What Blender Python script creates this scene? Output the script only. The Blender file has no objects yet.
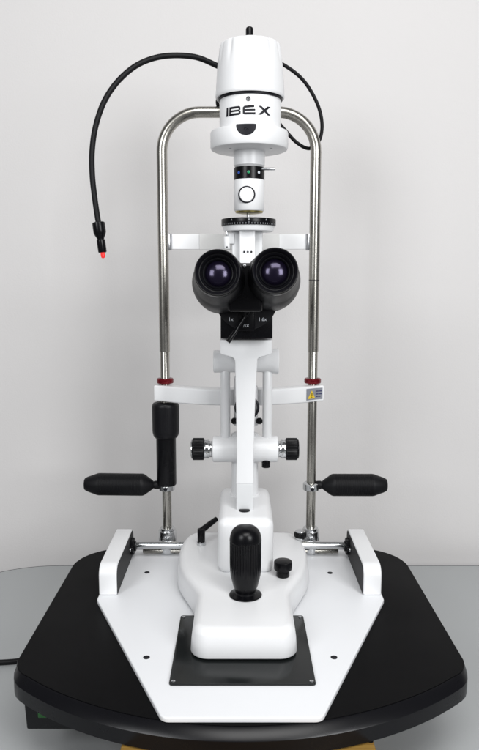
import bpy, bmesh, math, random
from mathutils import Vector, Matrix
random.seed(4)
PI = math.pi
sc = bpy.context.scene
COL = sc.collection

# ------------------------------------------------------------------ camera
CAM_Y, CAM_Z, PITCH, FPX = -1.176, 0.48, math.radians(7.75), 698.0
cd = bpy.data.cameras.new("camera"); cam = bpy.data.objects.new("camera", cd); COL.objects.link(cam)
cam.location = (0, CAM_Y, CAM_Z); cam.rotation_euler = (PI/2 - PITCH, 0, 0)
cd.sensor_fit = 'VERTICAL'; cd.sensor_height = 24; cd.lens = FPX/750*24
cd.clip_start = .01; cd.clip_end = 50
sc.camera = cam

def at(px, py, Y):
    """measured point of the photograph at the real distance Y -> world (X, Y, Z)"""
    d = Y - CAM_Y
    a = math.atan((375-py)/FPX) - PITCH
    z = CAM_Z + d*math.tan(a)
    D = d*math.cos(PITCH) - (z-CAM_Z)*math.sin(PITCH)
    return Vector(((px-239.5)*D/FPX, Y, z))
def px(n, Y, z=.4):
    d = Y - CAM_Y
    return n*(d*math.cos(PITCH) - (z-CAM_Z)*math.sin(PITCH))/FPX

# ------------------------------------------------------------------ materials
def mat(name, col, rough=.5, metal=0, spec=.5, coat=0, var=.0, vscale=40, rvar=.0, bump=0, bscale=600, emit=None, aniso=0):
    m = bpy.data.materials.new(name); m.use_nodes = True
    nt = m.node_tree; b = nt.nodes['Principled BSDF']
    b.inputs['Base Color'].default_value = (*col, 1); b.inputs['Roughness'].default_value = rough
    b.inputs['Metallic'].default_value = metal; b.inputs['Specular IOR Level'].default_value = spec
    b.inputs['Coat Weight'].default_value = coat; b.inputs['Coat Roughness'].default_value = .08
    if aniso: b.inputs['Anisotropic'].default_value = aniso
    tc = nt.nodes.new('ShaderNodeTexCoord')
    if var or rvar:
        n = nt.nodes.new('ShaderNodeTexNoise'); n.inputs['Scale'].default_value = vscale; n.inputs['Detail'].default_value = 6
        nt.links.new(tc.outputs['Object'], n.inputs['Vector'])
        if var:
            mr = nt.nodes.new('ShaderNodeMapRange'); mr.inputs['To Min'].default_value = 1-var; mr.inputs['To Max'].default_value = 1+var
            nt.links.new(n.outputs['Fac'], mr.inputs['Value'])
            mx = nt.nodes.new('ShaderNodeVectorMath'); mx.operation = 'SCALE'; mx.inputs[0].default_value = col
            nt.links.new(mr.outputs['Result'], mx.inputs['Scale']); nt.links.new(mx.outputs[0], b.inputs['Base Color'])
        if rvar:
            mr = nt.nodes.new('ShaderNodeMapRange'); mr.inputs['To Min'].default_value = rough-rvar; mr.inputs['To Max'].default_value = rough+rvar
            nt.links.new(n.outputs['Fac'], mr.inputs['Value']); nt.links.new(mr.outputs['Result'], b.inputs['Roughness'])
    if bump:
        n2 = nt.nodes.new('ShaderNodeTexNoise'); n2.inputs['Scale'].default_value = bscale; n2.inputs['Detail'].default_value = 3
        nt.links.new(tc.outputs['Object'], n2.inputs['Vector'])
        bp = nt.nodes.new('ShaderNodeBump'); bp.inputs['Strength'].default_value = bump; bp.inputs['Distance'].default_value = .001
        nt.links.new(n2.outputs['Fac'], bp.inputs['Height']); nt.links.new(bp.outputs['Normal'], b.inputs['Normal'])
    if emit:
        b.inputs['Emission Color'].default_value = (*emit[0], 1); b.inputs['Emission Strength'].default_value = emit[1]
    return m
M = {
 'white': mat('white_enamel', (.80,.805,.815), .34, spec=.5, var=.012, vscale=25, rvar=.05, bump=.05, bscale=900),
 'white2': mat('white_plate_enamel', (.79,.80,.82), .38, spec=.45, var=.015, vscale=12, rvar=.06, bump=.08, bscale=900),
 'offwhite': mat('pale_grey_plastic', (.66,.67,.68), .35, var=.01),
 'clear': mat('milky_plastic', (.72,.72,.71), .25, var=.01),
 'black': mat('black_plastic', (.003,.003,.004), .28, spec=.22, rvar=.06, vscale=30),
 'blackm': mat('black_matte_plastic', (.004,.004,.0055), .40, spec=.25, rvar=.07, vscale=60, bump=.15, bscale=1500),
 'rubber': mat('black_rubber', (.004,.004,.005), .5, spec=.2, bump=.1, bscale=1200),
 'board': mat('black_laminate', (.0018,.0018,.0022), .42, spec=.05, rvar=.12, vscale=7, bump=.12, bscale=1400),
 'edge': mat('black_edge_band', (.0035,.0035,.0048), .28, spec=.26, rvar=.05, vscale=15),
 'steel': mat('brushed_steel', (.42,.405,.37), .27, metal=1, rvar=.04, vscale=90),
 'chrome': mat('chrome', (.62,.63,.64), .17, metal=1, rvar=.03, vscale=50),
 'alu': mat('satin_aluminium', (.62,.63,.65), .3, metal=1),
 'brass': mat('brass', (.5,.42,.16), .3, metal=1),
 'redring': mat('red_anodised', (.17,.004,.010), .25, metal=.55, spec=.6),
 'redtip': mat('red_tip', (.75,.02,.02), .35, emit=((1,.03,.02),.35)),
 'pad': mat('dark_glass_pad', (.0065,.0080,.0082), .16, spec=.35, rvar=.05, vscale=14),
 'glass': mat('lens_glass', (.016,.0115,.032), .19, metal=.75, spec=.9, coat=.12),
 'lenscoat': mat('purple_lens_coating', (.06,.05,.14), .12, spec=.9, coat=1),
 'print': mat('white_print', (.62,.64,.68), .5),
 'tick': mat('dim_white_print', (.30,.31,.33), .5),
 'ink': mat('black_ink', (.006,.006,.010), .45, spec=.25),
 'blue': mat('blue_filter', (.03,.10,.5), .2), 'green': mat('green_filter', (.02,.32,.13), .2), 'pale': mat('pale_filter', (.7,.75,.8), .2),
 'sgrey': mat('grey_sticker', (.23,.24,.27), .4), 'yellow': mat('yellow_warning', (.75,.52,.03), .45), 'navy': mat('navy_print', (.03,.03,.10), .5),
 'led': mat('green_switch', (.003,.05,.006), .3, emit=((.02,.5,.04),.05)),
 'wall': mat('wall_paint', (.675,.660,.655), .75, spec=.2, var=.018, vscale=3, bump=.25, bscale=260),
 'desk': mat('grey_desk_laminate', (.40,.415,.42), .42, spec=.35, var=.03, vscale=6, rvar=.05, bump=.12, bscale=700),
 'deskedge': mat('dark_desk_edging', (.05,.052,.056), .5),
}
def wood_mat():
    m = bpy.data.materials.new('wood'); m.use_nodes = True; nt = m.node_tree; b = nt.nodes['Principled BSDF']
    tc = nt.nodes.new('ShaderNodeTexCoord'); mp = nt.nodes.new('ShaderNodeMapping'); mp.inputs['Scale'].default_value = (3, 45, 45)
    n = nt.nodes.new('ShaderNodeTexNoise'); n.inputs['Scale'].default_value = 3; n.inputs['Detail'].default_value = 8; n.inputs['Distortion'].default_value = .8
    cr = nt.nodes.new('ShaderNodeValToRGB'); cr.color_ramp.elements[0].position = .32; cr.color_ramp.elements[0].color = (.16,.08,.016,1)
    cr.color_ramp.elements[1].position = .72; cr.color_ramp.elements[1].color = (.36,.22,.05,1)
    nt.links.new(tc.outputs['Object'], mp.inputs[0]); nt.links.new(mp.outputs[0], n.inputs['Vector']); nt.links.new(n.outputs['Fac'], cr.inputs[0])
    nt.links.new(cr.outputs[0], b.inputs['Base Color']); b.inputs['Roughness'].default_value = .5
    return m
M['wood'] = wood_mat()

# ------------------------------------------------------------------ objects
def thing(name, label, cat, loc):
    o = bpy.data.objects.new(name, None); COL.objects.link(o); o.location = loc
    o.empty_display_size = .05; o['label'] = label; o['category'] = cat
    return o
def root_of(o):
    while o.parent: o = o.parent
    return o
def obj(name, bm, m, parent=None, angle=35, label=None):
    if parent: bmesh.ops.translate(bm, verts=bm.verts, vec=-root_of(parent).location)
    bmesh.ops.recalc_face_normals(bm, faces=bm.faces)
    me = bpy.data.meshes.new(name); bm.to_mesh(me); bm.free()
    for p in me.polygons: p.use_smooth = True
    me.set_sharp_from_angle(angle=math.radians(angle))
    me.materials.append(M[m])
    o = bpy.data.objects.new(name, me); COL.objects.link(o)
    if parent: o.parent = parent
    if label: o['label'] = label
    return o
def merge(*bms):
    r = bms[0]
    for b in bms[1:]:
        me = bpy.data.meshes.new('tmp'); b.to_mesh(me); r.from_mesh(me); b.free(); bpy.data.meshes.remove(me)
    return r

# ------------------------------------------------------------------ shapes
def basis(axis):
    w = Vector(axis).normalized()
    u = Vector((1,0,0)) if abs(w.x) < .9 else Vector((0,1,0))
    u = (u - w*u.dot(w)).normalized(); v = w.cross(u)
    return u, v, w
def lathe(prof, c, axis=(0,0,1), seg=72, rib=None, cap=True):
    """prof: [(radius, distance along axis)], rib: (count, depth, s0, s1)"""
    u, v, w = basis(axis); c = Vector(c); bm = bmesh.new(); rings = []
    for r, s in prof:
        if r < 1e-6: rings.append([bm.verts.new(c + w*s)]); continue
        ring = []
        for k in range(seg):
            a = 2*PI*k/seg; rr = r
            if rib and rib[2] <= s <= rib[3]: rr = r - rib[1]*(.5 - .5*math.cos(a*rib[0]))
            ring.append(bm.verts.new(c + w*s + (u*math.cos(a) + v*math.sin(a))*rr))
        rings.append(ring)
    for a, b in zip(rings, rings[1:]):
        if len(a) == 1 and len(b) == 1: continue
        for k in range(seg):
            j = (k+1) % seg
            if len(a) == 1: bm.faces.new((a[0], b[k], b[j]))
            elif len(b) == 1: bm.faces.new((a[k], a[j], b[0]))
            else: bm.faces.new((a[k], a[j], b[j], b[k]))
    if not cap:
        return bm
    for e, R in ((0, rings[0]), (1, rings[-1])):
        if len(R) > 1: bm.faces.new(R)
    return bm
def cyl(r, s0, s1, c, axis=(0,0,1), ch=.0008, seg=64, rib=None):
    ch = min(ch, r*.45, abs(s1-s0)*.45)
    q = ch*.3
    prof = [(r-ch, s0), (r-q, s0+q), (r, s0+ch), (r, s1-ch), (r-q, s1-q), (r-ch, s1)]
    if rib: prof = [(r-ch, s0), (r, s0+ch), (r, s1-ch), (r-ch, s1)]
    return lathe(prof, c, axis, seg, rib)
def box(x0, x1, y0, y1, z0, z1, bev=.002, seg=3, tap=None):
    bm = bmesh.new(); bmesh.ops.create_cube(bm, size=1)
    for v in bm.verts:
        v.co = Vector((x0 + (v.co.x+.5)*(x1-x0), y0 + (v.co.y+.5)*(y1-y0), z0 + (v.co.z+.5)*(z1-z0)))
    if tap:
        cx = (x0+x1)/2
        for v in bm.verts:
            if v.co.z < (z0+z1)/2: v.co.x = cx + (v.co.x-cx)*tap
    if bev: bmesh.ops.bevel(bm, geom=list(bm.edges), offset=bev, segments=seg, profile=.5, affect='EDGES')
    return bm
def rpoly(pts, n=8):
    """pts [(x, y, radius)] -> outline with rounded corners"""
    out = []; N = len(pts)
    for i in range(N):
        p = Vector(pts[i][:2]); a = Vector(pts[i-1][:2]); b = Vector(pts[(i+1) % N][:2]); r = pts[i][2]
        if r <= 0: out.append(p); continue
        d1 = (a-p).normalized(); d2 = (b-p).normalized(); ang = d1.angle(d2)
        t = min(r/math.tan(ang/2), (a-p).length*.49, (b-p).length*.49); r = t*math.tan(ang/2)
        cc = p + (d1+d2).normalized()*(r/math.sin(ang/2))
        s = p + d1*t - cc; e = p + d2*t - cc; an = s.angle_signed(e)
        for k in range(n+1):
            th = -an*k/n
            out.append(cc + Vector((s.x*math.cos(th)-s.y*math.sin(th), s.x*math.sin(th)+s.y*math.cos(th))))
    return out
def offset(poly, d, wf=None):
    """inset a closed outline by d (poly any orientation)"""
    N = len(poly); area = sum(poly[i-1].x*poly[i].y - poly[i].x*poly[i-1].y for i in range(N))
    sgn = 1 if area > 0 else -1; out = []
    for i in range(N):
        t = (poly[(i+1) % N] - poly[i-1]).normalized()
        n = Vector((-t.y, t.x))*sgn; out.append(poly[i] + n*d*(wf(n) if wf else 1))
    return out
def prism(poly, levels, plane='XY', wf=None):
    """stack of inset outlines: levels [(inset, height)]"""
    bm = bmesh.new(); rings = []
    for d, h in levels:
        pp = offset(poly, d, wf) if d else poly
        if plane == 'XY': rings.append([bm.verts.new((p.x, p.y, h)) for p in pp])
        elif plane == 'YZ': rings.append([bm.verts.new((h, p.x, p.y)) for p in pp])
        else: rings.append([bm.verts.new((p.x, h, p.y)) for p in pp])
    N = len(poly)
    for a, b in zip(rings, rings[1:]):
        for k in range(N): bm.faces.new((a[k], a[(k+1) % N], b[(k+1) % N], b[k]))
    bm.faces.new(rings[0]); bm.faces.new(rings[-1])
    return bm
def edge_levels(z0, z1, b, n=4, bottom=None):
    L = []
    bb = b if bottom is None else bottom
    if bb:
        for k in range(n): a = PI/2*k/n; L.append((bb*(1-math.sin(a)), z0 + bb*(1-math.cos(a))))
    L.append((0, z0+bb)); L.append((0, z1-b))
    for k in range(1, n+1): a = PI/2*k/n; L.append((b*(1-math.cos(a)), z1 - b*(1-math.sin(a))))
    return L
def spline(P, n=14):
    P = [Vector(p) for p in P]; Q = [P[0]*2-P[1]] + P + [P[-1]*2-P[-2]]; out = []
    for i in range(1, len(Q)-2):
        for k in range(n):
            t = k/n
            out.append(.5*((2*Q[i]) + (Q[i+1]-Q[i-1])*t + (2*Q[i-1]-5*Q[i]+4*Q[i+1]-Q[i+2])*t*t + (3*Q[i]-Q[i-1]-3*Q[i+1]+Q[i+2])*t**3))
    out.append(P[-1]); return out
def tube(path, r, seg=20, cap=True):
    bm = bmesh.new(); n = None; rings = []
    for i, p in enumerate(path):
        t = (path[min(i+1, len(path)-1)] - path[max(i-1, 0)]).normalized()
        if n is None: n = t.orthogonal().normalized()
        n = (n - t*n.dot(t)).normalized(); b = t.cross(n)
        rr = r[i] if isinstance(r, list) else r
        rings.append([bm.verts.new(p + (n*math.cos(2*PI*k/seg) + b*math.sin(2*PI*k/seg))*rr) for k in range(seg)])
    for a, b in zip(rings, rings[1:]):
        for k in range(seg): bm.faces.new((a[k], a[(k+1) % seg], b[(k+1) % seg], b[k]))
    if cap: bm.faces.new(rings[0]); bm.faces.new(rings[-1])
    return bm
def sweep_rect(path, th, z0, z1, bev=.003):
    """rounded rectangular bar swept along a horizontal path"""
    bm = bmesh.new(); rings = []
    sec = rpoly([(-th/2, z0, bev), (th/2, z0, bev), (th/2, z1, bev), (-th/2, z1, bev)], 4)
    for i, p in enumerate(path):
        t = (path[min(i+1, len(path)-1)] - path[max(i-1, 0)]).normalized(); n = Vector((-t.y, t.x, 0))
        rings.append([bm.verts.new((p.x + n.x*s.x, p.y + n.y*s.x, s.y)) for s in sec])
    N = len(sec)
    for a, b in zip(rings, rings[1:]):
        for k in range(N): bm.faces.new((a[k], a[(k+1) % N], b[(k+1) % N], b[k]))
    bm.faces.new(rings[0]); bm.faces.new(rings[-1])
    return bm
def text(s, size, c, th=.0002, rx=PI/2):
    cu = bpy.data.curves.new('tmp', 'FONT'); cu.body = s; cu.size = size; cu.align_x = 'CENTER'; cu.align_y = 'CENTER'; cu.extrude = th
    o = bpy.data.objects.new('tmp', cu); COL.objects.link(o); bpy.context.view_layer.update()
    me = bpy.data.meshes.new_from_object(o); bm = bmesh.new(); bm.from_mesh(me)
    bpy.data.objects.remove(o); bpy.data.meshes.remove(me); bpy.data.curves.remove(cu)
    bmesh.ops.transform(bm, matrix=Matrix.Translation(c) @ Matrix.Rotation(rx, 4, 'X'), verts=bm.verts)
    return bm

# ================================================================== setting
def structure(o): o['kind'] = 'structure'; return o
structure(obj('wall', box(-1.9, 2.1, .30, .36, -.9, 2.3, 0), 'wall'))

T = thing('desk', 'grey laminate desk with thin dark edging under the instrument table', 'desk', (.2, -.4, -.12))
dp = rpoly([(-.60,-1.05,.05), (1.3,-1.05,.02), (1.3,.236,.02), (-.60,.236,.22)], 16)
obj('desk_top', prism(dp, edge_levels(-.145, -.12, .0015)), 'desk', T)
obj('edge_trim', prism(offset(dp, -.0035), [(0,-.1452), (0,-.1212), (.0012,-.1204), (.0034,-.1204)]), 'deskedge', T)

T = thing('wooden_board', 'golden brown wooden box top sticking out under the black table', 'wooden box', (.01, -.3, -.12))
w = box(-.131, .1500, -.60, -.05, -.052, -.0305, .0015)
obj('board_top', w, 'wood', T)
obj('box_body', box(-.120, .135, -.57, -.07, -.12, -.052, .001), 'wood', T)
obj('screw', cyl(.003, 0, .0015, (.1465,-.459,-.0307)), 'black', T)

# ------------------------------------------------------------------ instrument table
T = thing('instrument_table', 'black bowed tabletop carrying a white plate between two rail covers', 'table', (0, -.2, -.03))
CX = .0015
def arc_front(n=40):
    R, hw = .408, .262; out = []
    for k in range(n+1):
        x = -hw + 2*hw*k/n
        out.append((x, -.489 + R - math.sqrt(R*R - x*x)))
    return out
fa = arc_front()
hw = .2865
crn = lambda s: [Vector((s*x + CX, y)) for x, y in ((.2700,-.3868),(.2765,-.3790),(.2815,-.3690),(.2850,-.3570),(.2865,-.3440))]
back = rpoly([(hw,-.30,0), (hw,.034,.085), (-hw,.034,.085), (-hw,-.30,0)], 14)
outl = [Vector((x+CX, y)) for x, y in fa] + crn(1) + [p + Vector((CX,0)) for p in back[:]] + list(reversed(crn(-1)))
bev_w = lambda n: .22 + .78*min(1, max(0, n.y*1.25 - .12))      # the chamfer is broad along the bowed front, narrow on the sides
board = obj('tabletop', prism(outl, [(.003,-.0300), (0,-.0280), (0,-.0100), (.0006,-.0090), (.0104,-.0009), (.0120,-.0001), (.0140,0)], wf=bev_w), 'edge', T, 20)
# laminate sheet on the top face of the board
obj('laminate', prism(offset(outl, .0124, bev_w), [(0,-.0002), (0,.0004), (.0004,.0007)]), 'board', T)
pb = obj('power_box', box(-.266, -.10, -.379, -.20, -.072, -.0285, .0025, tap=.97), 'edge', T)
c = at(42, 712, -.380); obj('switch', box(c.x-.0045, c.x+.0065, -.3830, -.378, c.z-.0060, c.z+.004, .001), 'led', pb)
c = at(54, 716, -.380); obj('fuse_cap', cyl(.003, 0, .003, (c.x,-.379,c.z), (0,-1,0)), 'alu', pb)

pl = [(-.0850,-.4715,.012), (.0905,-.4715,.012), (.2165,-.186,.020), (.2165,.010,.01), (-.2135,.010,.01), (-.2135,-.186,.020)]
pz = .0065
plate = obj('base_plate', prism(rpoly(pl), edge_levels(.0007, pz, .0018, 4, bottom=.0005)), 'white2', T)
for x, y in ((147,572.5), (330,573), (146.5,657.5), (334,657.5)):
    for k in range(1):
        a = math.atan((375-y)/FPX) - PITCH; Y = CAM_Y + (pz-CAM_Z)/math.tan(a); c = at(x, y, Y)
        h = obj('screw_hole', lathe([(.0042,0), (.0042,.0006), (.0036,.0007), (.0031,.0002), (0,.0002)], (c.x, Y, pz-.0001), seg=32), 'ink', plate)
# dark glide pad
gp = rpoly([(-.0868,-.411,.004), (.0868,-.411,.004), (.0868,-.241,.004), (-.0868,-.241,.004)])
gp = [p + Vector((.0035,0)) for p in gp]
pad = obj('glide_pad', prism(gp, edge_levels(pz+.0002, pz+.0024, .0006, 3, bottom=0)), 'pad', T)
for sx in (-.0785, .0855):
    for sy in (-.4055, -.2465):
        obj('screw', lathe([(.0024,0), (.0024,.0005), (.0017,.0010), (.0008,.0004), (0,.0004)], (sx, sy, pz+.0024), seg=24), 'chrome', pad)
# rail covers
def cover(s, cx):
    x0, x1 = sorted((cx + s*.0135, cx - s*.0135))
    prof = rpoly([(-.1745, pz+.0002, .003), (-.006, pz+.0002, .002), (-.006, .054, .014), (-.1745, .053, .018)], 8)
    rc = obj('rail_cover', prism(prof, edge_levels(x0, x1, .0022, 3), 'YZ'), 'white', T)
    xi = cx - s*.0135                     # inner face
    inner = rpoly([(-.1715, pz+.0012, .002), (-.0085, pz+.0012, .002), (-.0085, .0515, .012), (-.1715, .0505, .016)], 8)
    a, b = sorted((xi + s*.004, xi - s*.0006))
    obj('inner_panel', prism(inner, [(0,a), (0,b)], 'YZ'), 'rubber', rc)
    obj('rail_gear', merge(cyl(.0145, 0, .0050, (xi - s*.0006, -.030, .028), (-s,0,0), rib=(24,.0012,0,.02), seg=144), cyl(.0085, .005, .0080, (xi - s*.0006, -.030, .028), (-s,0,0))), 'blackm', rc)
    obj('panel_screw', cyl(.0035, 0, .002, (xi - s*.0006, -.052, .030), (-s,0,0)), 'chrome', rc)
    return rc
cover(-1, -.1990); cover(1, .2010)
obj('guide_rack', merge(cyl(.0045, -.168, .172, (0,-.012,.0125), (1,0,0), seg=24)), 'steel', T)

# ------------------------------------------------------------------ head rest
T = thing('head_rest', 'chrome tube head rest frame with white chin bar and black side grips', 'head rest', (0, 0, pz))
pts = []
def post_x(s, z):  # the posts are parallel
    return s*.1255 - .001
zt = .749; rb = .062
R0 = .0088
def arch():
    out = []
    zs = [.36 + (zt-rb-.36)*k/6 for k in range(7)]
    out += [Vector((post_x(-1,0), 0, z)) for z in zs]
    for k in range(1, 17):
        a = PI/2*k/16; out.append(Vector((post_x(-1,0) + rb*(1-math.cos(a)), 0, zt-rb + rb*math.sin(a))))
    out.append(Vector((0,0,zt)))
    for k in range(16, 0, -1):
        a = PI/2*k/16; out.append(Vector((post_x(1,0) - rb*(1-math.cos(a)), 0, zt-rb + rb*math.sin(a))))
    out += [Vector((post_x(1,0), 0, z)) for z in reversed(zs)]
    return out
fr = obj('upper_frame', tube(arch(), R0, 32), 'steel', T)
zj = at(313, 280, 0).z
obj('joint_ring', cyl(R0+.0001, -.0006, .0006, (post_x(1,0), 0, zj), ch=.0002), 'ink', fr)
zr = at(167, 380.5, 0).z
for s in (-1, 1):
    X = post_x(s, 0)
    p = obj('post', cyl(.0079, pz, .3625, (X,0,0)), 'steel', T)
    obj('red_ring', lathe([(.0095,zr-.0045), (.0135,zr-.0042), (.0142,zr-.003), (.0142,zr+.0022), (.0128,zr+.0040), (.0095,zr+.0044), (.0085,zr+.003)], (X,0,0)), 'redring', T)
    obj('base_collar', merge(cyl(.0175, pz, .022, (X,0,0), ch=.001), cyl(.0155, .022, .046, (X,0,0), ch=.001),
                             cyl(.0130, .046, .051, (X,0,0), ch=.001)), 'chrome', T)
# chin bar
zc1, zc0 = .3035, .2765
cp = spline([(-.1400,.0010,0), (-.1240,-.005,0), (-.095,-.0215,0), (-.05,-.037,0), (0,-.041,0), (.05,-.037,0), (.095,-.0215,0), (.1230,-.005,0), (.1375,.0010,0)], 12)
chin = obj('chin_bar', sweep_rect(cp, .025, zc0, zc1, .003), 'white', T)
# the warning sticker on its right end
def on_bar(u, v, d):
    """u 0..1 along the sticker, v 0..1 up, d off the face"""
    i0, i1 = .788, .985
    f = (i0 + (i1-i0)*u)*(len(cp)-1); i = int(f); p = cp[i].lerp(cp[min(i+1, len(cp)-1)], f-i)
    t = (cp[min(i+1,len(cp)-1)]-cp[max(i-1,0)]).normalized(); n = Vector((-t.y, t.x, 0))
    q = p - n*(.0125+d); return Vector((q.x, q.y, zc0 + .004 + v*.0195))
def patch(us, vs, d, nu=12):
    bm = bmesh.new(); g = [[bm.verts.new(on_bar(us[0]+(us[1]-us[0])*i/nu, v, dd)) for i in range(nu+1)] for v, dd in ((vs[0],d-.0004), (vs[0],d), (vs[1],d), (vs[1],d-.0004))]
    for a, b in zip(g, g[1:]):
        for k in range(nu): bm.faces.new((a[k], a[k+1], b[k+1], b[k]))
    return bm
st = obj('warning_sticker', patch((0,1), (0,1), .0003), 'sgrey', chin)
bm = bmesh.new(); tri = [(.04,.12), (.36,.12), (.20,.84)]
bm.faces.new([bm.verts.new(on_bar(u, v, .0006)) for u, v in tri]); obj('warning_triangle', bm, 'yellow', st)
obj('warning_mark', merge(patch((.185,.215), (.33,.60), .0009, 2), patch((.185,.215), (.20,.27), .0009, 2)), 'ink', st)
obj('fine_print', merge(*[patch((a, b), (v, v+.09), .0006, 4) for a, b, v in ((.40,.62,.68), (.65,.93,.68), (.40,.58,.44), (.61,.94,.44), (.42,.55,.22), (.58,.82,.22))]), 'navy', st)
# forehead band
zb0, zb1 = at(200, 249, -.004).z, at(200, 233.5, -.004).z
fp = spline([(-.1150,.006,0), (-.09,.010,0), (-.05,.014,0), (0,.016,0), (.05,.014,0), (.09,.010,0), (.1130,.006,0)], 8)
obj('forehead_band', sweep_rect(fp, .004, zb0, zb1, .001), 'white', T)
fp2 = [p + Vector((0,-.0045,0)) for p in fp[13:-13]]
obj('forehead_pad', sweep_rect(fp2, .004, zb0-.001, zb1+.0005, .001), 'clear', T)
for s in (-1, 1):
    obj('band_clip', cyl(.0062, zb0-.002, zb1, (post_x(s,0) - s*.0085, .004, 0), ch=.001), 'alu', T)
# height knob and sleeve on the left post
X = post_x(-1,0); z = lambda y: at(167, y, 0).z
hk = obj('height_knob', lathe([(.0165,z(438)), (.0180,z(437.6)), (.0215,z(435)), (.0228,z(432)), (.0230,z(430)), (.0230,z(406)), (.0226,z(404.5)), (.0210,z(403)), (.0160,z(402))], (X,0,0), seg=144, rib=(48,.0005,z(430)-.001,z(406)+.001)), 'blackm', T)
obj('sleeve', lathe([(.0160,z(484.5)), (.0170,z(483.5)), (.0170,z(437.5)), (.0150,z(437))], (X,0,0)), 'black', T)
# grips
for s in (-1, 1):
    X = post_x(s,0); zg = at(200, 486.6, -.004).z
    cl = obj('grip_clamp', merge(lathe([(.0125,zg-.007), (.0140,zg-.006), (.0140,zg+.005), (.0125,zg+.006)], (X,0,0)),
                                 box(X-.004, X+.004, -.020, -.010, zg-.0045, zg+.004, .0012)), 'chrome', T)
    obj('clamp_screw', lathe([(.0030,0), (.0030,.003), (.0022,.0038), (.0012,.0030), (0,.0030)], (X,-.0195,zg), (0,-1,0), seg=24), 'ink', cl)
    x0 = abs(X) + .010 if s < 0 else abs(X) + .006
    A = -.002
    ln = .132 if s < 0 else .125
    prof = [(0,.0), (.0055,.0), (.0070,.004), (.0072,.010), (.0060,.0125), (.0085,.015), (.0178,.028), (.0190,.031), (.0193,.034),
            (.0193,ln-.026), (.0187,ln-.022), (.0130,ln-.006), (.0105,ln-.001), (.0090,ln), (.0085,ln-.002), (0,ln-.003)]
    pr = []
    for i, (r, q) in enumerate(prof): pr.append((r, q))
    # fine ribs on the straight part
    k0 = 8; n = 30; a, b = prof[8][1], prof[9][1]
    ribs = []
    for k in range(n):
        q = a + (b-a)*(k+.5)/n; h = (b-a)/n
        ribs += [(.0193, q-h*.3), (.0189, q-h*.1), (.0189, q+h*.1), (.0193, q+h*.3)]
    pr = prof[:9] + ribs + prof[9:]
    tilt = .012*s
    g = obj('grip', lathe(pr, (s*x0, A, zg+.0025), (s,0,.012 if s < 0 else -.002)), 'rubber', T)
# fixation light
Yg = .016
gp_ = spline([at(250,84,Yg), at(234,72,Yg), at(219,66.5,Yg-.004), at(195,57,Yg-.012), at(165,56,-.008), at(140,63.5,-.02), at(120,79,-.03), at(105,100,-.04), at(96,125,-.046), at(92.2,150,-.052), at(92.3,175,-.058), at(95,200,-.062), at(98.6,224,-.066)], 12)
fl = obj('fixation_light', tube(gp_, .0044, 20), 'rubber', T)
a, b = at(98.3,222,-.066), at(103.2,257,-.069); ax = (b-a)
obj('socket', merge(lathe([(.0070,0), (.0096,.001), (.0098,.003), (.0098,.016), (.0085,.020), (.0056,.0255), (.0054,.027), (.0066,.028), (.0066,.046), (.0058,.0475), (.0040,.0475)], a, ax, 40)), 'black', fl)
obj('light_tip', lathe([(.0034,.046), (.0034,.053), (.0028,.0555), (0,.0565)], a, ax, 24), 'redtip', fl)
obj('cable_clamp', merge(box(.004,.028,-.006,.030,zt-.016,zt+.014,.003), cyl(.006,zt+.010,at(250,84,Yg).z,(at(250,84,Yg).x,Yg,0))), 'black', T)
cb = spline([at(256,80,.012), at(268,60,.014), at(283,64.5,.016), at(303,80,.018), at(317,103,.020), at(322,124,.021), at(319,141,.021), at(309,148.5,.020), at(296,142,.016), at(284,129,.010), at(272,117,.012), at(250,112,.014), at(228,113,.010), at(219.5,108,.004), at(217.5,101,.000), at(221,95,.002), at(232,92,.006)], 12)
obj('cable', tube(cb, .0029, 16), 'rubber', T)

# ------------------------------------------------------------------ slit lamp
T = thing('slit_lamp', 'white slit lamp microscope with black eyepieces and tall lamp housing', 'slit lamp', (.007, -.18, pz+.003))
bx = .0055; zt0 = .049
side = spline([(.0678,-.30,0), (.0676,-.275,0), (.0685,-.252,0), (.0735,-.232,0), (.0825,-.208,0), (.0930,-.180,0), (.1010,-.148,0), (.1050,-.110,0), (.1052,-.078,0), (.1020,-.045,0), (.0935,-.022,0), (.0800,-.008,0)], 6)
fc = rpoly([(.02,-.362,0), (.0678,-.362,.029), (.0678,-.30,0)], 10)[1:-1]
rh = fc + [Vector((p.x, p.y)) for p in side]
bo = [Vector((bx+p.x, p.y)) for p in rh] + [Vector((bx-p.x, p.y)) for p in reversed(rh)]
car = obj('carriage', prism(bo, [(.004,.0105), (.0008,.0115), (0,.0130), (.0012,.030), (.0024,zt0-.0100), (.0040,zt0-.0058), (.0064,zt0-.0028), (.0095,zt0-.0009), (.0132,zt0)]), 'white', T, 50)
obj('carriage_shade', prism(offset(bo,.005), [(0,.0090), (0,.0110)]), 'ink', T)  # black slab drawn in place of the thin shadow under the carriage
obj('axle', cyl(.0062, -.184, .186, (0,-.030,.030), (1,0,0)), 'chrome', T)
# pedestal
ped = obj('pedestal', box(bx+.0035-.0415, bx+.0035+.0415, -.192, -.024, zt0-.002, .1325, .0135, 7), 'white', T, 50)
c = at(244.5, 514, -.165); obj('plug', lathe([(.0085,0), (.0085,.0010), (.0070,.0017), (0,.0020)], (c.x,-.152,.1325)), 'black', ped)
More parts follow.
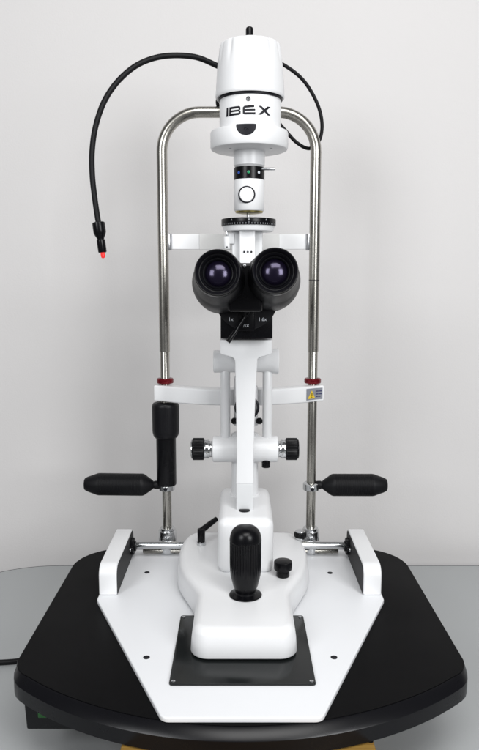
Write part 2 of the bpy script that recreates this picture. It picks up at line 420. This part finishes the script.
# joystick
jx = at(245.5, 590, -.262).x; jy = -.262
jb = obj('joystick', lathe([(.0120,.0), (.0130,.004), (.0172,.014), (.0206,.028), (.0214,.036), (.0217,.046), (.0217,.0765), (.0219,.0780), (.0217,.0810), (.0206,.0870), (.0180,.0925), (.0135,.0965), (.0075,.0985), (0,.0990)], (jx,jy,zt0+.001), seg=192, rib=(34,.0014,.037,.0770)), 'black', T)
obj('joystick_boot', lathe([(.0218,0), (.0226,.0008), (.0220,.0018), (.0180,.0030), (.0150,.0042), (.0145,.0065), (.0120,.0075)], (jx,jy,zt0)), 'black', T)
# lock knob on the right shoulder, screw behind it, lever on the left
c = at(282.5, 570, -.19)
obj('lock_knob', merge(lathe([(.0120,zt0+.0105), (.0132,zt0+.0115), (.0134,zt0+.0125), (.0134,zt0+.0215), (.0128,zt0+.0232), (.0110,zt0+.0241), (0,zt0+.0246)], (c.x,-.20,0)), cyl(.0095, zt0, zt0+.0105, (c.x,-.20,0))), 'black', T)
c = at(300.5, 534, -.055)
ls = obj('lock_screw', merge(cyl(.0105, zt0+.004, zt0+.0125, (c.x,-.052,0), ch=.0012, rib=(20,.0007,zt0+.005,zt0+.012), seg=120)), 'black', T)
obj('screw_top', cyl(.0085, zt0+.0125, zt0+.0145, (c.x,-.052,0)), 'alu', ls); obj('screw_foot', cyl(.0080, zt0, zt0+.0045, (c.x,-.052,0)), 'chrome', ls)
c = at(201.5, 546, -.075)
lv = obj('brake_lever', merge(cyl(.0062, zt0+.006, zt0+.0275, (c.x,-.078,0)), tube([Vector((c.x-.001,-.078,zt0+.0235)), Vector((c.x+.010,-.070,zt0+.030)), Vector((c.x+.024,-.055,zt0+.036))], [.0052,.0048,.0042], 16)), 'black', T)
obj('lever_base', cyl(.0075, zt0, zt0+.0065, (c.x,-.078,0)), 'chrome', lv)

X0 = .0088
# neck and cross shaft
obj('neck', lathe([(.0245,.1320), (.0245,.1345), (.0235,.1352), (.0222,.1356), (.0218,.1375), (.0214,.200)], (X0,-.068,0)), 'white', T)
zs = at(245, 449, -.080).z
sh = obj('cross_shaft', cyl(.0210, -.0520, .0530, (X0,-.080,zs), (1,0,0), ch=.0025), 'white', T)
for s in (-1, 1):
    kx = X0 + s*.0525
    k = obj('width_knob', cyl(.0178, .013, .0315, (kx,-.080,zs), (s,0,0), ch=.0012, rib=(44,.0008,.0135,.031), seg=264), 'black', T)
    obj('knob_collar', merge(cyl(.0130, 0, .0045, (kx,-.080,zs), (s,0,0)), cyl(.0150, .0045, .013, (kx,-.080,zs), (s,0,0), ch=.001)), 'chrome', k)
    obj('knob_face', lathe([(.0150,.0315), (.0155,.0330), (.0140,.0338), (0,.0338)], (kx,-.080,zs), (s,0,0)), 'chrome' if s < 0 else 'black', k)
c = at(266, 464.5, -.09); obj('stop_screw', cyl(.0068, c.z-.005, c.z+.008, (c.x,-.088,0)), 'black', T)

# microscope arm: slender bar widening to a head
Ya0, Ya1 = -.150, -.112
aprof = []
pr_ = [(236.0,484), (236.6,455), (236.2,420), (235.6,390), (235.0,362), (234.3,359.0), (232.5,357.4), (221.5,354.4), (219.8,353), (219.8,339.6)]
pr2 = [(272.2,339.6), (272.2,353), (270.5,354.4), (259.5,357.4), (257.6,359), (255.8,390), (254.6,420), (253.8,455), (253.6,484)]
poly = [Vector((at(x,y,Ya0).x, at(x,y,Ya0).z)) for x, y in pr_+pr2]
arm = obj('microscope_arm', prism(poly, [(.002,Ya0), (.0005,Ya0+.0006), (0,Ya0+.0022), (0,Ya1-.002), (.002,Ya1)], 'XZ'), 'white', T)
zf = at(245,484,Ya0).z
obj('arm_foot', box(at(236.2,484,Ya0).x, at(253.4,484,Ya0).x, Ya0+.0005, Ya1+.02, .1322, zf+.0005, .0012), 'offwhite', T)
ztop = at(245,339.6,Ya0).z
obj('head_block', box(at(219.8,340,Ya0).x, at(272.2,340,Ya0).x, Ya1-.0015, -.06, at(245,352,Ya0).z, ztop, .0015), 'white', T)

# illumination tower lower part
zp = at(245, 361.5, -.080).z
obj('tilt_drum', merge(lathe([(.0165,-.0490), (.0176,-.0480), (.0179,-.0465), (.0176,-.018), (.0168,.018), (.0185,.044), (.0205,.0500), (.0207,.0530), (.0195,.0540)], (X0-.001,-.078,zp), (1,0,0))), 'white', T)
for x in (225.4, 267.4):
    c = at(x, 400, -.080)
    obj('support_rod', cyl(.0078, zs+.017, zp-.008, (c.x,-.080,0)), 'white', T)
c = at(246.8, 405, -.066)
mir = obj('mirror_mount', merge(lathe([(.014,-.02), (.014,.014), (.0165,.016), (.0165,.022)], c, (0,-1,0)), cyl(.0105, c.z-.05, c.z-.008, (c.x,c.y,0)), box(c.x-.021,c.x-.012,c.y,c.y+.02,c.z-.035,c.z+.045,.003), box(c.x+.010,c.x+.018,c.y,c.y+.02,c.z-.035,c.z+.03,.003)), 'white', T)
obj('mirror_ring', lathe([(.0165,.0200), (.0195,.0205), (.0198,.0225), (.0170,.0235), (.0155,.0215)], c, (0,-1,0), cap=False), 'ink', mir)
obj('mirror', lathe([(.0158,.021), (.0158,.0225), (0,.0230)], c, (0,-1,0)), 'chrome', mir)
for s in (-1, 1):
    q = at(246.8, 421, -.075); obj('centring_knob', lathe([(0,-.0055), (.0035,-.0045), (.0052,-.0015), (.0052,.0025), (.0030,.0050), (0,.0054)], (q.x + s*.0198, -.075, q.z), (s,0,0)), 'black', T)
obj('lower_collar', lathe([(.022, zs+.017), (.022, zs+.0225), (.020, zs+.0235), (.010, zs+.0236)], (X0,-.070,0)), 'offwhite', T)

# microscope body
Yb = -.174
zb = at(246, 338.3, Yb).z
body = obj('microscope_body', box(at(220.6,330,Yb).x, at(272.6,330,Yb).x, Yb, -.060, zb-.0003, at(246,300,Yb).z, .0012), 'black', T)
cc = at(246.6, 298, Yb); Rm = px(31.5, Yb, .43)
segp = [Vector((cc.x + Rm*math.cos(a), cc.z + Rm*math.sin(a))) for a in [PI + math.radians(14 + 152*k/40) for k in range(41)]]
md = obj('magnification_drum', prism(segp, [(0,Yb+.001), (0,Yb-.008), (.001,Yb-.009)], 'XZ'), 'blackm', T)
for x in (238.6, 254.6):
    a = at(x, 311, Yb-.0092); b = at(x, 329, Yb-.0092)
    obj('divider', box(a.x-.0007, a.x+.0007, Yb-.0098, Yb-.008, b.z, a.z, .0002), 'edge', md)
obj('centre_panel', box(at(239.2,320,Yb-.009).x, at(254,320,Yb-.009).x, Yb-.0095, Yb-.0085, at(240,330.5,Yb).z, at(240,310,Yb).z, .0003), 'black', md)
obj('scale_text', merge(text('1x', .0072, at(230.8,319.3,Yb-.0092)), text('1.6x', .0070, at(262.5,319.4,Yb-.0092)), text('/1X', .0054, at(246.2,326,Yb-.0098))), 'print', md)
pv = at(246.4, 313, Yb-.010)
ml = obj('magnification_lever', merge(cyl(.0055, 0, .010, pv, (0,-1,0), ch=.0015), tube([pv+Vector((-.001,-.006,-.002)), at(238,327,Yb-.020), at(235,332,Yb-.023), at(228,342,Yb-.026)], [.0030,.0027,.0031,.0033], 16)), 'black', T)
obj('pivot_cap', lathe([(.0036,.0095), (.0036,.0106), (.0028,.0110), (.0018,.0104), (0,.0104)], pv, (0,-1,0), seg=32), 'blackm', ml)
# binocular head
ph = obj('prism_housing', merge(box(at(228.5,290,-.235).x, at(262.5,290,-.235).x, -.236, -.130, at(245,312,-.235).z, at(245,263,-.235).z, .004, 3)), 'black', T)
obj('prism_screw', cyl(.0022, 0, .0012, at(244.6,262.5,-.2365)+Vector((0,0,-.0045)), (0,-1,0)), 'alu', ph)
for s, xr, yr, xb, yb in ((-1, 217.6, 271.8, 220.6, 284.5), (1, 275.2, 270.3, 272.3, 282.0)):
    P0 = at(xb, yb, -.165); P0.x = at(xb, yb, -.205).x; P0.z = at(xb, yb, -.205).z - .004
    P1 = at(xr, yr, -.292); ax = (P1-P0); L = ax.length
    eb = lathe([(.030,-.020), (.0355,-.015), (.0380,-.005), (.0390,.012), (.0392,.030), (.0388,.045), (.0375,.056), (.0362,.062), (.0350,.066), (.0345,.070),
                (.0320,.092), (.0302,.106), (.0298,.108), (.0290,.110), (.0180,.110)], P0, ax, 96)
    ep = obj('eyepiece', eb, 'blackm', T)
    obj('focus_ring', lathe([(.0290,.110), (.0300,.1105), (.0303,.1125), (.0303,L-.010), (.0298,L-.006), (.0288,L-.005), (.0270,L-.0052)], P0, ax, 144, cap=False), 'black', ep)
    obj('eyecup', lathe([(.0290,L-.0065), (.0292,L-.002), (.0284,L+.0005), (.0274,L+.001), (.0262,L-.0005), (.0252,L-.005), (.0242,L-.008), (.0232,L-.0085), (.0222,L-.0075), (.0212,L-.009), (.0205,L-.012), (.0180,L-.014), (.0172,L-.0135), (.0164,L-.0155)], P0, ax, 96, cap=False), 'blackm', ep)
    obj('lens_ring', lathe([(.0192,L-.0125), (.0194,L-.0112), (.0184,L-.0108), (.0174,L-.0120), (.0174,L-.014)], P0, ax, 96, cap=False), 'edge', ep)
    obj('lens', lathe([(.0172,L-.0170)] + [(.0172*math.cos(a), L-.0170 + .0085*math.sin(a)) for a in [PI/2*k/10 for k in range(1, 10)]] + [(0,L-.0085)], P0, ax, 72), 'glass', ep)

# upper column and scale disc
c = at(247, 240, -.060)
zc = lambda y: at(247, y, -.060).z
obj('upper_column', box(c.x-.0235, c.x+.0240, -.080, -.040, zp+.010, zc(231.5), .002), 'offwhite', T)
obj('column_front', box(c.x-.0118, c.x+.0120, -.0925, -.0795, zp+.012, zc(230.6), .0015), 'white', T)
for k in (-1, 0, 1):
    q = at(247.8 + 3.6*k, 251.8, -.093); obj('grub_hole', cyl(.0015, 0, .0005, q, (0,-1,0)), 'ink', T)
cx_ = at(248.6, 226, -.064).x; zd = at(248, 223.5, -.064).z
obj('disc_seat', lathe([(.0360, zd-.0130), (.0385, zd-.0122), (.0405, zd-.0060), (.0405, zd-.0040)], (cx_,-.064,0)), 'white', T)
dsc = obj('scale_disc', cyl(.0425, zd-.0045, zd+.0062, (cx_,-.064,0), ch=.0008, seg=96), 'black', T)
tk = bmesh.new()
for i, a in enumerate(range(-78, 79, 6)):
    t = math.radians(a); R = .0427; h = .0040 if i % 13 == 0 else .0024; w_ = .00035
    p = []
    for s1, s2 in ((-1,0), (1,0), (1,1), (-1,1)):
        tt = t + s1*w_/R; p.append(tk.verts.new((cx_ + R*math.sin(tt), -.064 - R*math.cos(tt), zd-.0036 + s2*h)))
    tk.faces.new(p)
for a in (-38, 0, 38):
    t = math.radians(a); R = .0427; p = []
    for s1, s2 in ((-1,0), (1,0), (.4,1), (-.4,1)):
        tt = t + s1*.0013/R; p.append(tk.verts.new((cx_ + R*math.sin(tt), -.064 - R*math.cos(tt), zd+.0018 + s2*.0026)))
    tk.faces.new(p)
obj('scale_ticks', tk, 'tick', dsc)
# fine latch on the left of the column
q = at(226.8, 241, -.080)
lt = obj('latch', cyl(.0050, at(227,249,-.08).z, at(227,236.5,-.08).z, (q.x,-.080,0)), 'white', T)
obj('latch_pin', cyl(.0018, at(227,237,-.08).z, at(227,230.5,-.08).z, (q.x,-.080,0)), 'alu', lt)
obj('latch_hole', cyl(.0012, 0, .0006, at(227,247,-.085), (0,-1,0)), 'ink', lt)
obj('latch_bracket', box(q.x+.002, c.x-.020, -.083, -.068, at(227,244,-.08).z, at(227,233,-.08).z, .001), 'offwhite', lt)

YL = -.060
def lam(y): return at(249, y, YL).z
lx = at(249.2, 180, YL).x; lx2 = at(250, 100, YL).x
K = px(1, YL, .62)
obj('stem', cyl(.0030, zd+.004, lam(210), (at(248.4,215,YL).x,YL,0)), 'alu', T)
head = obj('condenser', lathe([(14.2*K,lam(211.5)), (15.2*K,lam(210)), (15.2*K,lam(181)), (14.6*K,lam(180))], (lx,YL,0)), 'white', T)
obj('brass_rim', lathe([(10*K,lam(213.6)), (13.6*K,lam(213)), (14*K,lam(211.4))], (lx,YL,0)), 'brass', head)
q = at(246.6, 196.3, YL); dd = 15.2*K
btn = obj('aperture_button', lathe([(7.0*K,-.008), (7.0*K,.0018), (6.6*K,.0024), (0,.0026)], (q.x, YL-dd+.0008, q.z), (0,-1,0)), 'white', head)
obj('button_ring', lathe([(7.2*K,-.008), (8.3*K,-.008), (8.4*K,.0006), (8.0*K,.0014), (7.2*K,.0014), (7.0*K,.0004)], (q.x, YL-dd+.0008, q.z), (0,-1,0), cap=False), 'ink', head)
fr_ = obj('filter_ring', lathe([(14.6*K,lam(180.4)), (15.3*K,lam(180)), (15.3*K,lam(168.6)), (14.8*K,lam(168)), (11.6*K,lam(167.6)), (11.4*K,lam(165.4))], (lx,YL,0), seg=96), 'black', T)
for a, mn in ((-43,'blue'), (-3,'green'), (38,'pale')):
    t = math.radians(a); n = Vector((math.sin(t), -math.cos(t), 0))
    obj('filter_dot', cyl(.0023, -.001, .0003, Vector((lx,YL,lam(174.2))) + n*(15.3*K), n, seg=24), mn, fr_)
obj('filter_pin', cyl(.0021, 0, px(14.5,YL,.6), (at(260,170.4,YL).x, YL-.012, at(262,170.2,YL).z), (1,0,.0)), 'alu', fr_)
obj('lamp_neck', lathe([(13.2*K,lam(168.5)), (13.6*K,lam(167.5)), (15.4*K,lam(166)), (15.6*K,lam(160)), (15.6*K,lam(150))], (lx,YL,0)), 'white', T)
fl_ = obj('lamp_flange', lathe([(15*K,lam(151.8)), (35.5*K,lam(151)), (37.6*K,lam(150)), (38.5*K,lam(148)), (38.5*K,lam(134.2)), (38.0*K,lam(132.8)), (36.8*K,lam(132.2)), (30*K,lam(131.8))], (lx2-.001,YL,0), seg=128), 'white', T)
for a in (-48, 52):
    t = math.radians(a); obj('flange_screw', cyl(.0022, 0, .001, (lx2 + 26*K*math.sin(t), YL - 26*K*math.cos(t)*.9, lam(151.4)), (0,0,-1)), 'alu', fl_)
Rd = 30.3*K
drum = obj('lamp_drum', lathe([(Rd,lam(132.5)), (Rd,lam(101.5)), (Rd-.001,lam(100.5)), (Rd-.003,lam(97))], (lx2+.0005,YL,0), seg=128), 'white', T)
obj('shadow_gap', cyl(Rd+.0015, lam(101.6), lam(97), (lx2+.0005,YL,0)), 'ink', drum)
# half round window cut into the flange front
tw = bmesh.new(); Rf = 38.5*K + .0003; zw = lam(132.4)
if True:
    rows = []
    for j in range(13):
        f = j/12; v_ = -(1-f); hw_ = math.sqrt(max(0, 1-v_*v_)) + .02
        row = []
        for k in range(17):
            uu = (-1+2*k/16)*9.6*K*min(hw_,1); t = uu/Rf - .09
            row.append(tw.verts.new((lx2-.001 + Rf*math.sin(t), YL - Rf*math.cos(t), zw - .0006 + v_*9.9*K)))
        rows.append(row)
    for a_, b_ in zip(rows, rows[1:]):
        for k in range(16): tw.faces.new((a_[k], a_[k+1], b_[k+1], b_[k]))
    # opening goes on over the chamfer and across the shoulder towards the drum
    vs2 = []
    for k, (rad, zz) in enumerate(((Rf, zw-.0006), (38.2*K+.0003, lam(132.8)+.0006), (36.8*K, lam(132.2)+.0006), (30.6*K, lam(131.8)+.0006))):
        row = []
        for j in range(9):
            uu = (-1 + 2*j/8)*9.6*K; t = uu/Rf - .09
            row.append(tw.verts.new((lx2-.001 + rad*math.sin(t), YL - rad*math.cos(t), zz)))
        vs2.append(row)
    for a_, b_ in zip(vs2, vs2[1:]):
        for j in range(8): tw.faces.new((a_[j], a_[j+1], b_[j+1], b_[j]))
win = obj('window', tw, 'ink', fl_)
def wrap_text(s, size, R, z0, t0, cx):
    b = text(s, size, (0,0,0), .0001)
    for v in b.verts:
        t = v.co.x/R + t0; v.co = Vector((cx + (R - v.co.y)*math.sin(t), YL - (R - v.co.y)*math.cos(t), z0 + v.co.z))
    return b
obj('window_mark', wrap_text('Co', .0058, Rf+.0004, zw-.0072, -.09, lx2-.001), 'edge', win)
# logo lettering wrapped round the drum, strokes as quads
zl0 = lam(121.6); H = .0128
def stroke_poly(pts, up=0):
    """pts in (angle deg, height 0..1); subdivided so that it hugs the drum"""
    R = Rd + .00035 + up; b = bmesh.new(); n = 8
    (a0,h0), (a1,h1), (a2,h2), (a3,h3) = pts
    g = []
    for i in range(n+1):
        f = i/n; row = []
        for j, (A, B) in enumerate((((a0,h0),(a1,h1)), ((a3,h3),(a2,h2)))):
            aa = A[0]+(B[0]-A[0])*f; hh = A[1]+(B[1]-A[1])*f; t = math.radians(aa)
            row.append(b.verts.new((lx2+.0005 + R*math.sin(t), YL - R*math.cos(t), zl0 + H*hh)))
        g.append(row)
    for r0, r1 in zip(g, g[1:]): b.faces.new((r0[0], r1[0], r1[1], r0[1]))
    return b
def q4(a0, a1, h0, h1, sk=0): return stroke_poly([(a0,h0), (a1,h0+sk), (a1,h1+sk), (a0,h1)])
S = []
S += [stroke_poly([(-50,0), (-44.8,0), (-44.6,1), (-48.8,1)])]                                    # I
S += [q4(-42,-21,0,.24), q4(-42,-20,.40,.60), q4(-40.5,-21,.75,.99), stroke_poly([(-42.5,0), (-38.5,0), (-38.2,.99), (-41.5,.99)]),
      stroke_poly([(-22,.08), (-18.2,.12), (-18.2,.44), (-21.6,.50)]), stroke_poly([(-22,.50), (-18.6,.56), (-18.8,.90), (-22,.95)]), stroke_poly([(-23,0), (-21,0), (-18.2,.12), (-22,.19)]), stroke_poly([(-22,.80), (-18.8,.88), (-21,.99), (-23,.99)])]   # B
S += [q4(-11,8.5,0,.24), q4(-12,8,.40,.60,.02), stroke_poly([(-11,.73), (6,.81), (6.5,1.06), (-10.5,.97)]), stroke_poly([(-14.3,.14), (-10.8,.14), (-10.8,.82), (-14.3,.80)]),
      stroke_poly([(-14.3,.14), (-11,0), (-10.5,.19), (-11,.20)]), stroke_poly([(-14.3,.80), (-10.8,.78), (-10,.97), (-11.5,.96)])]   # E
S += [stroke_poly([(13.0,.99), (32,0), (38.5,0), (19.3,.99)]), stroke_poly([(12.6,0), (31.5,.99), (38,.99), (19.0,0)], .0001)]     # X
obj('lettering', merge(*S), 'ink', drum)
q = Vector((lx2-.003, YL-Rd-.0002, lam(106.5)))
obj('drum_screw', lathe([(.0034,0), (.0034,.0008), (.0026,.0012), (.0014,.0003), (0,.0003)], q, (0,-1,0), seg=32), 'chrome', drum)
# ribbed cap
pr = [(30.0*K,lam(99.0)), (33.0*K,lam(99.6)), (33.7*K,lam(98.8)), (33.9*K,lam(96)), (32.6*K,lam(78))]
cap = bmesh.new(); seg = 240; rings = []
levels = [(29.5,98.2,0), (33.2,99.4,0), (33.8,98.4,0), (33.9,96,0), (33.2,86,0), (32.6,76,0), (32.2,70,0), (31.6,64,.4), (31.0,58,.9), (30.3,52,1.2), (29.6,47.5,1.3), (29.0,46,1.2), (27.9,45.0,.8), (24,44.6,0), (5,44.4,0)]
for r, y, d in levels:
    row = []
    for k in range(seg):
        a = 2*PI*k/seg; f = (a*14/(2*PI)) % 1
        groove = math.exp(-((f-.5)/.16)**2)
        rr = (r - d*groove)*K; row.append(cap.verts.new((lx2 + rr*math.sin(a), YL + rr*math.cos(a), lam(y))))
    rings.append(row)
for a, b in zip(rings, rings[1:]):
    for k in range(seg): cap.faces.new((a[k], a[(k+1) % seg], b[(k+1) % seg], b[k]))
cap.faces.new(rings[0]); cap.faces.new(rings[-1])
capo = obj('lamp_cap', cap, 'white', T, 50)
obj('cap_knob', lathe([(3.6*K,lam(46)), (3.7*K,lam(29.5)), (3.3*K,lam(28)), (1.6*K,lam(26.6)), (0,lam(26.2))], (lx2-.0009,YL,0), seg=32), 'black', T)

# ------------------------------------------------------------------ power cord
c = at(0, 664, -.15)
cordp = spline([(-.75,-.20,-.1155), (-.58,-.165,-.1155), (c.x,-.150,-.1155), (-.33,-.142,-.1155), (-.25,-.155,-.1155), (-.19,-.19,-.112), (-.165,-.196,-.085), (-.165,-.1985,-.060)], 10)
cord = obj('power_cord', tube(cordp, .0042, 16), 'rubber')
cord['label'] = 'black power cord running out from under the tabletop across the grey desk'; cord['category'] = 'cable'

# ------------------------------------------------------------------ light
w = bpy.data.worlds.new("World"); sc.world = w; w.use_nodes = True
w.node_tree.nodes['Background'].inputs[0].default_value = (.95,.97,1,1); w.node_tree.nodes['Background'].inputs[1].default_value = .13
def area(name, loc, aim, sx, sy, e, col=(1,1,1)):
    l = bpy.data.lights.new(name, 'AREA'); l.shape = 'RECTANGLE'; l.size = sx; l.size_y = sy; l.energy = e; l.color = col
    o = bpy.data.objects.new(name, l); COL.objects.link(o); o.location = loc
    o.rotation_euler = (Vector(aim)-Vector(loc)).to_track_quat('-Z', 'Y').to_euler(); return o
area('softbox_overhead', (.25,-1.45,1.85), (.05,-.25,.1), 1.3, .8, 25, (1,.995,.985))
area('softbox_left', (-1.15,-1.9,1.15), (0,0,.35), .7, .9, 19, (.97,.985,1))
area('softbox_right', (1.1,-1.9,1.0), (0,0,.35), .7, .9, 25, (.98,.99,1))

sc.view_settings.view_transform = 'Standard'; sc.view_settings.look = 'None'; sc.view_settings.gamma = 1; sc.view_settings.exposure = 0
sc.render.engine = 'CYCLES'
